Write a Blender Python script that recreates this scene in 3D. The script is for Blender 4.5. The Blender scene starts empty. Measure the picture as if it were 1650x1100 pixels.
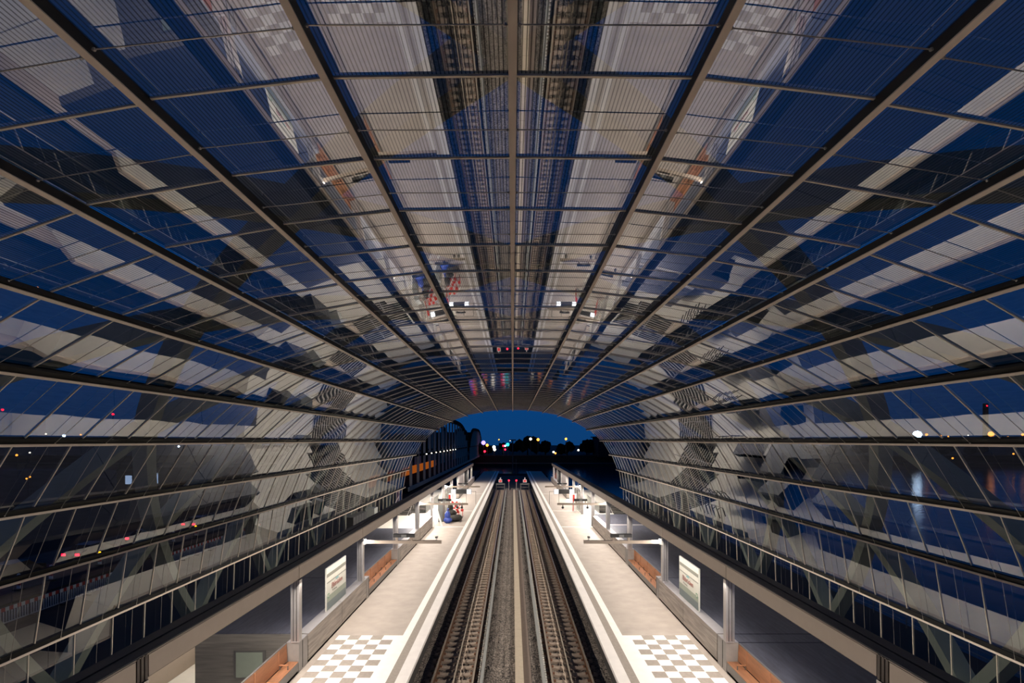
import bpy, math, random
from mathutils import Vector
random.seed(7)
SC = bpy.context.scene
COL = SC.collection
PI = math.pi

# ---------------------------------------------------------------- camera
cam = bpy.data.cameras.new('camera'); CAM = bpy.data.objects.new('camera', cam); COL.objects.link(CAM)
CAM.location = (0, 0, 8.0); CAM.rotation_euler = (PI/2, 0, 0)
cam.sensor_width = 36; cam.lens = 818/1650*36; cam.shift_y = 159/1650; cam.shift_x = -1/1650
cam.clip_start = .1; cam.clip_end = 4000
SC.camera = CAM
# ---------------------------------------------------------------- sky
W = bpy.data.worlds.new('dusk'); SC.world = W; W.use_nodes = True
nt = W.node_tree; nt.nodes.clear()
out = nt.nodes.new('ShaderNodeOutputWorld'); bg = nt.nodes.new('ShaderNodeBackground')
tc = nt.nodes.new('ShaderNodeTexCoord'); sp = nt.nodes.new('ShaderNodeSeparateXYZ'); rp = nt.nodes.new('ShaderNodeValToRGB')
nt.links.new(tc.outputs['Generated'], sp.inputs[0]); nt.links.new(sp.outputs['Z'], rp.inputs[0])
nt.links.new(rp.outputs[0], bg.inputs[0]); nt.links.new(bg.outputs[0], out.inputs[0])
el = rp.color_ramp.elements
el[0].position = 0.0; el[0].color = (.004, .046, .165, 1)
el[1].position = 1.0; el[1].color = (.0014, .022, .085, 1)
e = el.new(.12); e.color = (.001, .050, .20, 1)
e = el.new(.5); e.color = (.0012, .036, .135, 1)
bg.inputs[1].default_value = 1.0
# ---------------------------------------------------------------- exposure
vs = SC.view_settings
vs.view_transform = 'Standard'; vs.look = 'None'; vs.gamma = 1; vs.exposure = 0.0; vs.use_curve_mapping = False
SC.cycles.max_bounces = 10; SC.cycles.transparent_max_bounces = 24; SC.cycles.glossy_bounces = 5
SC.cycles.diffuse_bounces = 3; SC.cycles.sample_clamp_indirect = 4.0
SC.cycles.caustics_reflective = False; SC.cycles.caustics_refractive = False
SC.cycles.use_denoising = True

# ---------------------------------------------------------------- lamps of the canopies
WARM = (1.0, .905, .81)
def area(name, x, y, z, sx, sy, power, tilt, col=WARM, spread=PI):
    l = bpy.data.lights.new(name, 'AREA'); l.shape = 'RECTANGLE'; l.size = sx; l.size_y = sy
    l.energy = power; l.color = col; l.spread = spread
    o = bpy.data.objects.new(name, l); COL.objects.link(o)
    o.location = (x, y, z); o.rotation_euler = (0, tilt, 0)
    return o
for s in (-1, 1):
    # strips under the canopy edge throwing light onto the platforms and tracks
    for (y0, y1) in ((-6, 28), (28, 62), (62, 95.5)):
        area('canopy_light', s*7.27, (y0+y1)/2, 3.14, .10, y1-y0, 47*(y1-y0), s*math.radians(46))
    # strips lighting the access areas behind
    area('access_light', s*7.95, 52, 3.1, .1, 24, 2200, -s*math.radians(35))
    area('access_light', s*7.95, 71, 3.1, .1, 13, 1000, -s*math.radians(35))
    area('deck_light', s*7.95, 25, 3.1, .1, 34, 60, -s*math.radians(8), (.75, .82, 1.0))
area('end_wall_fill', -7.95, 12.5, 3.1, .1, 11, 230, math.radians(25))  # added fill lamp, brightens the stone end wall of the left deck
for s in (-1, 1):
    # strips under the outer edge of the decks lighting the low side walks
    area('walk_light', s*13.02, 29.5 if s < 0 else 22, .62, .08, 21 if s < 0 else 37, (21 if s < 0 else 37)*22, -s*math.radians(30))

# ---------------------------------------------------------------- materials
def lin(c):
    return tuple((v/12.92 if v <= .04045 else ((v+.055)/1.055)**2.4) for v in (x/255 for x in c)) + (1,)
MATS = {}
def mat(name, col, rough=.6, metal=0, noise=0, nscale=4, bump=0, bscale=40, emit=None, es=1, stretch=(1, 1, 1), spec=.5):
    m = bpy.data.materials.new(name); m.use_nodes = True; t = m.node_tree; b = t.nodes['Principled BSDF']
    c = lin(col) if max(col) > 1 else tuple(col)+(1,)
    b.inputs['Base Color'].default_value = c; b.inputs['Roughness'].default_value = rough
    b.inputs['Metallic'].default_value = metal; b.inputs['Specular IOR Level'].default_value = spec
    tc = t.nodes.new('ShaderNodeTexCoord'); mp = t.nodes.new('ShaderNodeMapping'); mp.inputs['Scale'].default_value = stretch
    t.links.new(tc.outputs['Object'], mp.inputs[0])
    n = t.nodes.new('ShaderNodeTexNoise'); n.inputs['Scale'].default_value = nscale; n.inputs['Detail'].default_value = 6
    t.links.new(mp.outputs[0], n.inputs['Vector'])
    r = t.nodes.new('ShaderNodeValToRGB')
    k = noise if noise else .04
    r.color_ramp.elements[0].position = .3; r.color_ramp.elements[1].position = .7
    r.color_ramp.elements[0].color = tuple(v*(1-k) for v in c[:3])+(1,)
    r.color_ramp.elements[1].color = tuple(min(1, v*(1+k)) for v in c[:3])+(1,)
    t.links.new(n.outputs['Fac'], r.inputs[0]); t.links.new(r.outputs[0], b.inputs['Base Color'])
    if bump:
        n2 = t.nodes.new('ShaderNodeTexNoise'); n2.inputs['Scale'].default_value = bscale; n2.inputs['Detail'].default_value = 3
        t.links.new(mp.outputs[0], n2.inputs['Vector'])
        bp = t.nodes.new('ShaderNodeBump'); bp.inputs['Strength'].default_value = bump; bp.inputs['Distance'].default_value = .02
        t.links.new(n2.outputs['Fac'], bp.inputs['Height']); t.links.new(bp.outputs[0], b.inputs['Normal'])
    if emit:
        b.inputs['Emission Color'].default_value = lin(emit); b.inputs['Emission Strength'].default_value = es
    MATS[name] = m
    return m

mat('paving', (158, 147, 137), .75, noise=.10, nscale=1.6, bump=.1, bscale=60)
mat('paving_white', (232, 226, 218), .7, noise=.04, nscale=3)
mat('paving_grey', (146, 136, 126), .8, noise=.10, nscale=9)
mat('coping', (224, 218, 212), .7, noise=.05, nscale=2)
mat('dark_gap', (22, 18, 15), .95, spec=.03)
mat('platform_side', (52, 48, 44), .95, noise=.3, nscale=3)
mat('stone_end', (120, 114, 106), .6, noise=.22, nscale=2.0, stretch=(.5, .5, 7))
mat('cap_metal', (176, 172, 172), .38, metal=.6)
mat('grey_block', (152, 146, 140), .5, noise=.1, nscale=3)
mat('alu', (205, 200, 197), .32, metal=.75, noise=.05)
mat('alu_groove', (120, 116, 114), .4, metal=.7)
mat('tan_paint', (150, 136, 122), .5, noise=.03)
mat('tan_edge', (60, 50, 42), .6)
mat('canopy_top', (34, 34, 40), .6, noise=.12, nscale=1)
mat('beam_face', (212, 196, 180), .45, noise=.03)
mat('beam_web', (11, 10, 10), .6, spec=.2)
mat('bar_metal', (216, 204, 184), .4, metal=.3)
mat('rod_metal', (176, 168, 156), .35, metal=.5)
mat('arch_steel', (186, 186, 164), .6, noise=.08, nscale=1)
mat('wood_slat', (176, 122, 88), .5, noise=.18, nscale=6, stretch=(1, .15, 1))
mat('bench_metal', (120, 116, 112), .4, metal=.5)
mat('black', (18, 18, 20), .5)
mat('rail_side', (112, 82, 58), .6, noise=.2, nscale=8)
mat('rail_top', (200, 186, 165), .3, metal=.6)
mat('sleeper', (168, 150, 132), .8, noise=.15, nscale=12)
mat('clip_rust', (120, 78, 50), .7)
mat('duct_lid', (196, 180, 156), .7, noise=.06, nscale=8)
mat('duct_side', (120, 104, 92), .8, noise=.08, nscale=8)
mat('third_rail_cover', (150, 150, 144), .5)
mat('third_rail_clip', (214, 210, 200), .5)
mat('concourse', (206, 200, 188), .6, noise=.06, nscale=1.5)
mat('step_light', (190, 184, 174), .6)
mat('step_dark', (50, 48, 46), .8)
mat('asphalt', (46, 44, 44), .9, noise=.2, nscale=1)
mat('asphalt_pale', (84, 80, 78), .9, noise=.2, nscale=1)
mat('soil', (24, 24, 24), 1, noise=.4, nscale=.1)
mat('foliage', (14, 18, 14), 1, spec=.05, noise=.4, nscale=.5)
mat('dark_house', (20, 20, 24), 1)
mat('bridge_steel_lit', (150, 145, 135), .7)  # pale tone carries the light falling on hangers and deck edge
mat('bridge_dark', (7, 7, 9), .9, spec=.05)
mat('bridge_brown', (96, 66, 34), .8)
mat('red_paint', (196, 44, 36), .5)
mat('white_paint', (232, 230, 226), .5)
mat('blue_bag', (40, 62, 140), .5)
mat('dark_cloth', (44, 40, 36), .8, noise=.3)
mat('green_cabinet', (96, 160, 134), .4)
mat('machine_grey', (104, 106, 104), .4)
mat('sign_white', (214, 212, 200), .35)
mat('sign_band', (128, 128, 118), .4)
mat('sign_green_grey', (150, 158, 142), .4)
mat('sign_blue_grey', (104, 116, 116), .4)
mat('sign_text', (150, 84, 76), .5)
mat('sign_teal', (120, 180, 186), .5)
mat('sign_green', (60, 130, 90), .5)
mat('quay', (40, 40, 44), .9, noise=.2, nscale=.5)
mat('mast', (60, 56, 54), .6)
mat('car_paint', (30, 32, 38), .3)
mat('car_glass', (12, 14, 18), .1)
mat('tyre', (14, 14, 14), .9)
def emis(name, col, s):
    return mat(name, (20, 20, 20), .5, emit=col, es=s)
emis('lamp_red', (255, 20, 40), 12.0); emis('lamp_white', (255, 240, 215), 5.6); emis('lamp_cold', (205, 228, 255), 12.0)
emis('lamp_orange', (255, 150, 50), 5.6); emis('lamp_teal', (40, 235, 220), 4.0); emis('lamp_violet', (150, 130, 255), 3.2)
emis('display_white', (250, 250, 255), 2.6); emis('window_lit', (190, 215, 255), 1.2); emis('tail_light', (255, 10, 40), 12)
emis('lamp_beacon', (255, 170, 20), 8); emis('bridge_glow', (255, 130, 20), .28); emis('buffer_red_glow', (230, 60, 60), 1.0)

# dark timber-look deck tiles: fine streaks + joints
def planks(name, base, scale_v, rough=.55):
    m = mat(name, base, rough, noise=.35, nscale=1.2, stretch=scale_v); return m
planks('deck', (66, 67, 78), (9, 1.1, 1), .5)
planks('wall_clad', (160, 150, 140), (1, .7, 9), .5)
def ballast():
    m = bpy.data.materials.new('ballast'); m.use_nodes = True; t = m.node_tree; b = t.nodes['Principled BSDF']
    tc = t.nodes.new('ShaderNodeTexCoord'); v = t.nodes.new('ShaderNodeTexVoronoi'); v.inputs['Scale'].default_value = 17
    t.links.new(tc.outputs['Object'], v.inputs['Vector'])
    r = t.nodes.new('ShaderNodeValToRGB'); sx = t.nodes.new('ShaderNodeSeparateColor')
    t.links.new(v.outputs['Color'], sx.inputs[0]); t.links.new(sx.outputs[0], r.inputs[0])
    r.color_ramp.elements[0].color = (.06, .048, .038, 1); r.color_ramp.elements[1].color = (.46, .38, .31, 1)
    n = t.nodes.new('ShaderNodeTexNoise'); n.inputs['Scale'].default_value = .9
    t.links.new(tc.outputs['Object'], n.inputs['Vector'])
    mx = t.nodes.new('ShaderNodeMixRGB'); mx.blend_type = 'MULTIPLY'; mx.inputs[0].default_value = .5
    t.links.new(r.outputs[0], mx.inputs[1]); t.links.new(n.outputs['Fac'], mx.inputs[2]); t.links.new(mx.outputs[0], b.inputs['Base Color'])
    bp = t.nodes.new('ShaderNodeBump'); bp.inputs['Strength'].default_value = 1; bp.inputs['Distance'].default_value = .05; bp.invert = True
    t.links.new(v.outputs['Distance'], bp.inputs['Height']); t.links.new(bp.outputs[0], b.inputs['Normal'])
    b.inputs['Roughness'].default_value = .95
    MATS['ballast'] = m
ballast()
def water():
    m = mat('water', (6, 26, 52), .12, spec=.5); t = m.node_tree; b = t.nodes['Principled BSDF']
    n = t.nodes.new('ShaderNodeTexNoise'); n.inputs['Scale'].default_value = .6; n.inputs['Detail'].default_value = 4
    tc = t.nodes.new('ShaderNodeTexCoord'); t.links.new(tc.outputs['Object'], n.inputs['Vector'])
    bp = t.nodes.new('ShaderNodeBump'); bp.inputs['Strength'].default_value = .25; bp.inputs['Distance'].default_value = .25
    t.links.new(n.outputs['Fac'], bp.inputs['Height']); t.links.new(bp.outputs[0], b.inputs['Normal'])
water()
def glass_mat(name, base_refl, duty, tint):
    """coated pane: mirror-like share over a clear sheet, with printed lines running along the hall"""
    m = bpy.data.materials.new(name); m.use_nodes = True; t = m.node_tree; t.nodes.clear()
    o = t.nodes.new('ShaderNodeOutputMaterial')
    tr = t.nodes.new('ShaderNodeBsdfTransparent'); tr.inputs[0].default_value = tint+(1,)
    gl = t.nodes.new('ShaderNodeBsdfGlossy'); gl.inputs['Roughness'].default_value = .0
    gl.inputs['Color'].default_value = (.96, .96, .96, 1)
    lw = t.nodes.new('ShaderNodeLayerWeight'); lw.inputs['Blend'].default_value = .5
    pw = t.nodes.new('ShaderNodeMath'); pw.operation = 'POWER'; pw.inputs[1].default_value = 2.6
    t.links.new(lw.outputs['Facing'], pw.inputs[0])
    ma = t.nodes.new('ShaderNodeMath'); ma.operation = 'MULTIPLY_ADD'; ma.inputs[1].default_value = .92-base_refl; ma.inputs[2].default_value = base_refl
    t.links.new(pw.outputs[0], ma.inputs[0])
    mx = t.nodes.new('ShaderNodeMixShader'); t.links.new(ma.outputs[0], mx.inputs[0]); t.links.new(tr.outputs[0], mx.inputs[1]); t.links.new(gl.outputs[0], mx.inputs[2])
    last = mx
    if duty > 0:
        uv = t.nodes.new('ShaderNodeUVMap'); uv.uv_map = 'UVMap'
        s = t.nodes.new('ShaderNodeSeparateXYZ'); t.links.new(uv.outputs[0], s.inputs[0])
        md = t.nodes.new('ShaderNodeMath'); md.operation = 'FRACT'
        dv = t.nodes.new('ShaderNodeMath'); dv.operation = 'DIVIDE'; dv.inputs[1].default_value = .053
        t.links.new(s.outputs['X'], dv.inputs[0]); t.links.new(dv.outputs[0], md.inputs[0])
        lt = t.nodes.new('ShaderNodeMath'); lt.operation = 'LESS_THAN'; lt.inputs[1].default_value = duty
        t.links.new(md.outputs[0], lt.inputs[0])
        df = t.nodes.new('ShaderNodeBsdfDiffuse'); df.inputs[0].default_value = (.035, .033, .03, 1)
        m2 = t.nodes.new('ShaderNodeMixShader'); lf = t.nodes.new('ShaderNodeMath'); lf.operation = 'MULTIPLY'; lf.inputs[1].default_value = .68; t.links.new(lt.outputs[0], lf.inputs[0]); t.links.new(lf.outputs[0], m2.inputs[0]); t.links.new(mx.outputs[0], m2.inputs[1]); t.links.new(df.outputs[0], m2.inputs[2])
        last = m2
    t.links.new(last.outputs[0], o.inputs[0])
    MATS[name] = m
glass_mat('glass_roof', .56, .30, (.85, .9, .95))
glass_mat('glass_side', .40, .0, (.62, .66, .70))
glass_mat('glass_low', .24, .0, (.60, .64, .68))
glass_mat('glass_clear', .10, 0, (.9, .95, .93))

# ---------------------------------------------------------------- mesh helpers
class MB:
    def __init__(s): s.v = []; s.f = []; s.m = []; s.mats = []; s.smooth = False; s.uv = None
    def mi(s, m):
        if m not in s.mats: s.mats.append(m)
        return s.mats.index(m)
    def quad(s, a, b, c, d, m):
        n = len(s.v); s.v += [tuple(a), tuple(b), tuple(c), tuple(d)]; s.f.append((n, n+1, n+2, n+3)); s.m.append(s.mi(m)); return s
    def box(s, x0, x1, y0, y1, z0, z1, m, top=None):
        if x0 > x1: x0, x1 = x1, x0
        n = len(s.v)
        s.v += [(x0,y0,z0),(x1,y0,z0),(x1,y1,z0),(x0,y1,z0),(x0,y0,z1),(x1,y0,z1),(x1,y1,z1),(x0,y1,z1)]
        for q in ((3,2,1,0),(4,5,6,7),(0,1,5,4),(1,2,6,5),(2,3,7,6),(3,0,4,7)):
            s.f.append(tuple(n+i for i in q)); s.m.append(s.mi(top if (top and q == (4,5,6,7)) else m))
        return s
    def bar(s, a, b, w, h, m, up=(0,0,1)):
        """rectangular bar from a to b; w across, h along up"""
        a = Vector(a); b = Vector(b); d = (b-a).normalized(); u = Vector(up); r = d.cross(u)
        if r.length < 1e-4: r = d.cross(Vector((1,0,0)))
        r.normalize(); u = r.cross(d).normalized(); n = len(s.v)
        for p in (a, b):
            for (i, j) in ((-1,-1),(1,-1),(1,1),(-1,1)): s.v.append(tuple(p+r*(i*w/2)+u*(j*h/2)))
        for q in ((0,1,2,3),(7,6,5,4),(0,4,5,1),(1,5,6,2),(2,6,7,3),(3,7,4,0)):
            s.f.append(tuple(n+i for i in q)); s.m.append(s.mi(m))
        return s
    def tube(s, pts, r, m, k=8, radii=None):
        pts = [Vector(p) for p in pts]; n0 = len(s.v); N = len(pts)
        for i, p in enumerate(pts):
            d = (pts[min(i+1,N-1)]-pts[max(i-1,0)]).normalized()
            u = Vector((0,0,1)) if abs(d.z) < .9 else Vector((1,0,0))
            a = d.cross(u).normalized(); b = a.cross(d).normalized(); rr = radii[i] if radii else r
            for j in range(k):
                t = 2*PI*j/k; s.v.append(tuple(p+a*(math.cos(t)*rr)+b*(math.sin(t)*rr)))
        for i in range(N-1):
            for j in range(k):
                s.f.append((n0+i*k+j, n0+i*k+(j+1)%k, n0+(i+1)*k+(j+1)%k, n0+(i+1)*k+j)); s.m.append(s.mi(m))
        s.f.append(tuple(n0+j for j in range(k-1,-1,-1))); s.m.append(s.mi(m))
        s.f.append(tuple(n0+(N-1)*k+j for j in range(k))); s.m.append(s.mi(m))
        return s
    def ball(s, c, r, m, k=8, sq=(1,1,1), jit=0):
        n0 = len(s.v); R = max(4, k//2)
        for i in range(R+1):
            ph = PI*i/R
            for j in range(k):
                t = 2*PI*j/k; q = 1+jit*(random.random()-.5)
                s.v.append((c[0]+r*sq[0]*q*math.sin(ph)*math.cos(t), c[1]+r*sq[1]*q*math.sin(ph)*math.sin(t), c[2]+r*sq[2]*q*math.cos(ph)))
        for i in range(R):
            for j in range(k):
                s.f.append((n0+i*k+j, n0+(i+1)*k+j, n0+(i+1)*k+(j+1)%k, n0+i*k+(j+1)%k)); s.m.append(s.mi(m))
        return s
    def build(s, name, parent=None, smooth=False):
        me = bpy.data.meshes.new(name); me.from_pydata(s.v, [], s.f)
        for m in s.mats: me.materials.append(MATS[m])
        me.polygons.foreach_set('material_index', s.m)
        if smooth: me.polygons.foreach_set('use_smooth', [True]*len(s.f))
        if s.uv is not None:
            l = me.uv_layers.new(name='UVMap')
            for li, loop in enumerate(me.loops): l.data[li].uv = s.uv[loop.vertex_index]
        me.update()
        o = bpy.data.objects.new(name, me); COL.objects.link(o)
        if parent: o.parent = parent
        return o
def tag(o, label=None, cat=None, group=None, kind=None):
    if label: o['label'] = label
    if cat: o['category'] = cat
    if group: o['group'] = group
    if kind: o['kind'] = kind
    return o
def thing(name, loc, label, cat, group=None):
    o = bpy.data.objects.new(name, None); COL.objects.link(o); o.location = loc; o.empty_display_size = .2
    return tag(o, label, cat, group)
def cp(o, parent=None, dy=0):
    c = o.copy(); COL.objects.link(c)
    if parent: c.parent = parent
    c.location.y += dy
    return c
ORD = ['first','second','third','fourth','fifth','sixth','seventh','eighth','ninth','tenth','eleventh','twelfth','thirteenth',
       'fourteenth','fifteenth','sixteenth','seventeenth','eighteenth','nineteenth','twentieth']
SN = {-1: 'left', 1: 'right'}

# ---------------------------------------------------------------- hall cross-section
SCL = .0956; YE = 78.3; Y0 = 1.0
PT = [(0,46.3),(24,46.0),(48,43.2),(72.3,37.8),(96,28.9),(119,15.6),(140,-1.6),(155,-24.0),(166,-47.8),(172.5,-76),(175,-104)]
PT = [Vector((x*SCL, 0, 8+z*SCL)) for x, z in PT]
def pnormal(i):
    a = PT[max(i-1,0)]; b = PT[min(i+1,10)]; d = (b-a).normalized()
    n = Vector((-d.z, 0, d.x))
    if i == 0: n = Vector((0,0,1))
    return n if n.dot(Vector((PT[i].x, 0, PT[i].z-6))) > 0 else -n
PN = [pnormal(i) for i in range(11)]
def mir(v, s): return Vector((v.x*s, v.y, v.z))
GO = .21                                                  # glass lies this far outside the beams' inner face
BAY = 7.45/4
ys = [17.6-BAY*9 + BAY*k for k in range(0, 60)]
ys = [y for y in ys if Y0 <= y <= YE+.5]

# purlins
for i in range(0, 11):
    for s in ((1,) if i == 0 else (-1, 1)):
        p = mir(PT[i], s); n = mir(PN[i], s); t = Vector((n.z, 0, -n.x))
        hw = .045 if i else .05
        nm = 'roof_beam'
        if i == 0: lb = 'tan ridge beam running down the middle of the glass roof'
        else: lb = f'tan longitudinal beam of the glass vault, {ORD[i-1]} to the {SN[s]} of the ridge beam'
        root = thing(nm, (p.x, 0, p.z), lb, 'beam', 'longitudinal beams of the glass vault')
        f = MB(); w = MB()
        def pr(mb, a, b, d0, d1, m):
            A = t*a+n*d0; B = t*b+n*d0; C = t*b+n*d1; D = t*a+n*d1
            q0 = [v+Vector((0,Y0,0)) for v in (A,B,C,D)]; q1 = [v+Vector((0,YE,0)) for v in (A,B,C,D)]
            for k in range(4): mb.quad(q0[k], q0[(k+1)%4], q1[(k+1)%4], q1[k], m)
            mb.quad(*q0, m); mb.quad(*q1[::-1], m)
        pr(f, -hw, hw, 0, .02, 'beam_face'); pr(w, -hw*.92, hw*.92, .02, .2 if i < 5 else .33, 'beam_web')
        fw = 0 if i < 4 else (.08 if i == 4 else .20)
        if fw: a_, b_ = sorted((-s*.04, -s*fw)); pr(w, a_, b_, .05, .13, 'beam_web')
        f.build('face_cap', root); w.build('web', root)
# glazing strips: wavy panes, glazing bars, tie rods
wn = 0
TILT = {2: (-.05, .05), 3: (-.02, .025), 5: (.09, -.07), 6: (.06, -.05), 7: (.08, -.06), 8: (.12, -.08), 9: (.1, -.05)}
for i in range(0, 10):
    for s in (-1, 1):
        wn += 1
        oa, ob = TILT.get(i, (0, 0)); ga, gb_ = GO+oa, GO+ob      # panes sit slightly shingled on the beams
        A = mir(PT[i]+PN[i]*ga, s); B = mir(PT[i+1]+PN[i+1]*gb_, s)
        d = (B-A); L = d.length; d.normalize(); n = Vector((-d.z, 0, d.x)); n = n if n.dot(mir(PN[i], s)) > 0 else -n
        mb = MB(); mb.uv = []; mname = 'glass_roof' if i < 4 else ('glass_side' if i < 7 else 'glass_low')
        mi = mb.mi(mname); NU, NV = 6, 5
        for k in range(len(ys)-1):
            ya, yb = ys[k], min(ys[k+1], YE); bulge = random.uniform(-.0005, .0008)*(1 if i < 4 else 2.6); tw = random.uniform(-.0007, .0007); tv = random.uniform(-.0009, .0009)
            n0 = len(mb.v)
            for a in range(NV+1):
                for b in range(NU+1):
                    u = b/NU; v = a/NV
                    off = bulge*4*math.sin(PI*u)*math.sin(PI*v)*.5 + tw*(u-.5)*2 + tv*(v-.5)*2
                    p = A+d*(L*u)+n*off; mb.v.append((p.x, ya+(yb-ya)*v, p.z)); mb.uv.append((L*u, ya+(yb-ya)*v))
            for a in range(NV):
                for b in range(NU):
                    q = n0+a*(NU+1)+b; mb.f.append((q, q+1, q+NU+2, q+NU+1)); mb.m.append(mi)
        w = mb.build(f'window_{wn}', None, smooth=True); tag(w, kind='structure')
        gb = MB(); ap = mir(PT[i]+PN[i]*(ga-.02), s)+d*.04; bp_ = mir(PT[i+1]+PN[i+1]*(gb_-.02), s)-d*.04
        gb.bar(ap, bp_, .034, .026, 'bar_metal', up=n)
        g0 = None
        for y in ys:
            if g0 is None: g0 = gb.build('glazing_bar', w); g0.location.y = y
            else: c = cp(g0, w); c.location.y = y
        rd = MB(); rd.tube([mir(PT[i]+PN[i]*(ga-.14), s)+d*.05, mir(PT[i+1]+PN[i+1]*(gb_-.12), s)-d*.05], .008, 'rod_metal', 5)
        rd.ball(mir(PT[i]+PN[i]*(ga-.14), s)+d*.075, .022, 'rod_metal', 6); rd.ball(mir(PT[i+1]+PN[i+1]*(gb_-.12), s)-d*.075, .022, 'rod_metal', 6)
        g0 = None
        for y in ys[:-1]:
            if g0 is None: g0 = rd.build('tie_rod', w); g0.location.y = y+BAY/2
            else: c = cp(g0, w); c.location.y = y+BAY/2

# ---------------------------------------------------------------- steel arches outside the glass
def curve(idx, off):
    s = -1 if idx < 0 else 1; a = abs(idx); k = min(int(a), 9); f = a-k
    if a > 10: k = 9; f = a-9
    p0 = PT[max(k-1,0)] if k > 0 else Vector((-PT[1].x, 0, PT[1].z)); p1 = PT[k]; p2 = PT[k+1]; p3 = PT[min(k+2,10)] if k < 9 else PT[10]*2-PT[9]
    c = .5*((2*p1)+(p2-p0)*f+(2*p0-5*p1+4*p2-p3)*f*f+(3*p1-p0-3*p2+p3)*f**3)
    n = (PN[k]*(1-min(f,1))+PN[k+1]*min(f,1)).normalized()
    return mir(c+n*off, s), mir(n, s)
DY = 8.5; YN = 6.7; SL = 2.13
for fam in (1, -1):
    for q in range(-2, 12):
        yn = YN+DY*q
        mb = MB(); ring = []
        ids = [x*.25 for x in range(-44, 45)]
        if yn < -5 and False: continue
        for idx in ids:
            p, n = curve(idx, GO+.35); p.y = yn+fam*SL*idx
            p2, _ = curve(idx+.05, GO+.35); p2.y = yn+fam*SL*(idx+.05)
            T = (p2-p).normalized(); b = T.cross(n).normalized(); ring.append((p, n, b))
        w, dp = .21, .72
        # keep only what stands beside or ahead of the camera platform
        ring = [r for r in ring if r[0].y > -2 and r[0].y < YE-.6]
        if len(ring) < 4: continue
        for (p, n, b) in ring: mb.v += [tuple(p-b*w), tuple(p+b*w), tuple(p+b*w+n*dp), tuple(p-b*w+n*dp)]
        mi = mb.mi('arch_steel')
        for k in range(len(ring)-1):
            for j in range(4): mb.f.append((4*k+j, 4*k+(j+1)%4, 4*k+4+(j+1)%4, 4*k+4+j)); mb.m.append(mi)
        mb.f.append((3,2,1,0)); mb.m.append(mi); e_ = 4*(len(ring)-1); mb.f.append((e_,e_+1,e_+2,e_+3)); mb.m.append(mi)
        o = mb.build('steel_arch')
        if q < 0: pos = f'crosses the ridge behind the camera, {ORD[-q-1]} back,'
        else: pos = f'{ORD[q]} from the camera to cross the ridge,'
        tag(o, f'diagonal steel arch, {pos} far foot {"right" if fam == 1 else "left"}', 'arch', 'diagonal steel arches over the hall')

# ---------------------------------------------------------------- platforms
def sx(s, x): return s*x
def rect(mb, s, x0, x1, y0, y1, z, m):
    a, b = sorted((s*x0, s*x1)); mb.quad((a,y0,z),(b,y0,z),(b,y1,z),(a,y1,z), m)
PE = 3.50; WX = 7.36; PEND = 131
cw = (7.125-4.80)/5
for s in (-1, 1):
    mb = MB(); ya, yb = -6, PEND
    rect(mb, s, PE, 3.90, ya, yb, 0, 'coping'); rect(mb, s, 3.90, 4.20, ya, yb, 0, 'paving_grey')
    yc = 20.82; yr = yc-cw*22
    rect(mb, s, 4.20, 4.50, ya, yb, 0, 'paving_white')
    rect(mb, s, 4.50, WX+.02, yc, 46.8, 0, 'paving'); rect(mb, s, 4.50, WX+.02, ya, yr, 0, 'paving')
    rect(mb, s, 4.50, WX+.02, 47.0, 57.4, 0, 'paving'); rect(mb, s, 4.50, WX+.02, 57.6, 75.8, 0, 'paving'); rect(mb, s, 4.50, WX+.02, 76.0, yb, 0, 'paving')
    for q in (46.8, 57.4, 75.8): rect(mb, s, 4.50, WX+.02, q, q+.2, 0, 'paving_white')
    rect(mb, s, 4.50, 4.80, yr, yc, 0, 'paving_white'); rect(mb, s, 7.125, WX+.02, yr, yc, 0, 'paving')
    for r in range(22):
        for c in range(5):
            rect(mb, s, 4.80+c*cw, 4.80+(c+1)*cw, yc-(r+1)*cw, yc-r*cw, 0, 'paving_white' if (r+c) % 2 == 0 else 'paving_grey')
    # side of the slab under the coping
    x = s*PE
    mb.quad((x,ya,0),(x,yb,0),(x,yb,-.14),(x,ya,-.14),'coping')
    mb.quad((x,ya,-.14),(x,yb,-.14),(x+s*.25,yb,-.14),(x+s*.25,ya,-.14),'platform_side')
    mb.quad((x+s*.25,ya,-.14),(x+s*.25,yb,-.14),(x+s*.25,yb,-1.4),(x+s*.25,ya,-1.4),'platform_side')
    mb.quad((s*PE,yb,0),(s*WX,yb,0),(s*WX,yb,-3),(s*PE,yb,-3),'platform_side')
    tag(mb.build('floor_'+SN[s]), kind='structure')

# ---------------------------------------------------------------- track bed
mb = MB()
prof = [(-3.76,-1.10),(-3.1,-1.18),(-2.24,-1.20),(-1.5,-1.18),(-1.25,-1.10),(-1.0,-1.05),(-.78,-1.06),(-.62,-1.17),(-.36,-1.18),(-.20,-1.06),(.1,-1.06),
        (.62,-1.08),(.9,-1.04),(1.25,-1.10),(1.5,-1.18),(2.24,-1.20),(3.1,-1.18),(3.76,-1.10)]
yy = [-6+1.0*k for k in range(103)]
rows = []
for y in yy:
    row = []
    for (x, z) in prof:
        row.append(len(mb.v)); wob = .05*math.sin(y*1.3+x*2)+.03*math.sin(y*2.9+1)
        mb.v.append((x+(wob if -.8 < x < -.2 else 0), y, z+.012*math.sin(y*3.1+x*7)))
    rows.append(row)
mi = mb.mi('ballast')
for a in range(len(rows)-1):
    for b in range(len(prof)-1): mb.f.append((rows[a][b], rows[a][b+1], rows[a+1][b+1], rows[a+1][b])); mb.m.append(mi)
tag(mb.build('ballast_bed'), 'brown stone ballast filling the bed between the two platforms', 'ballast', kind='stuff')

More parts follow.
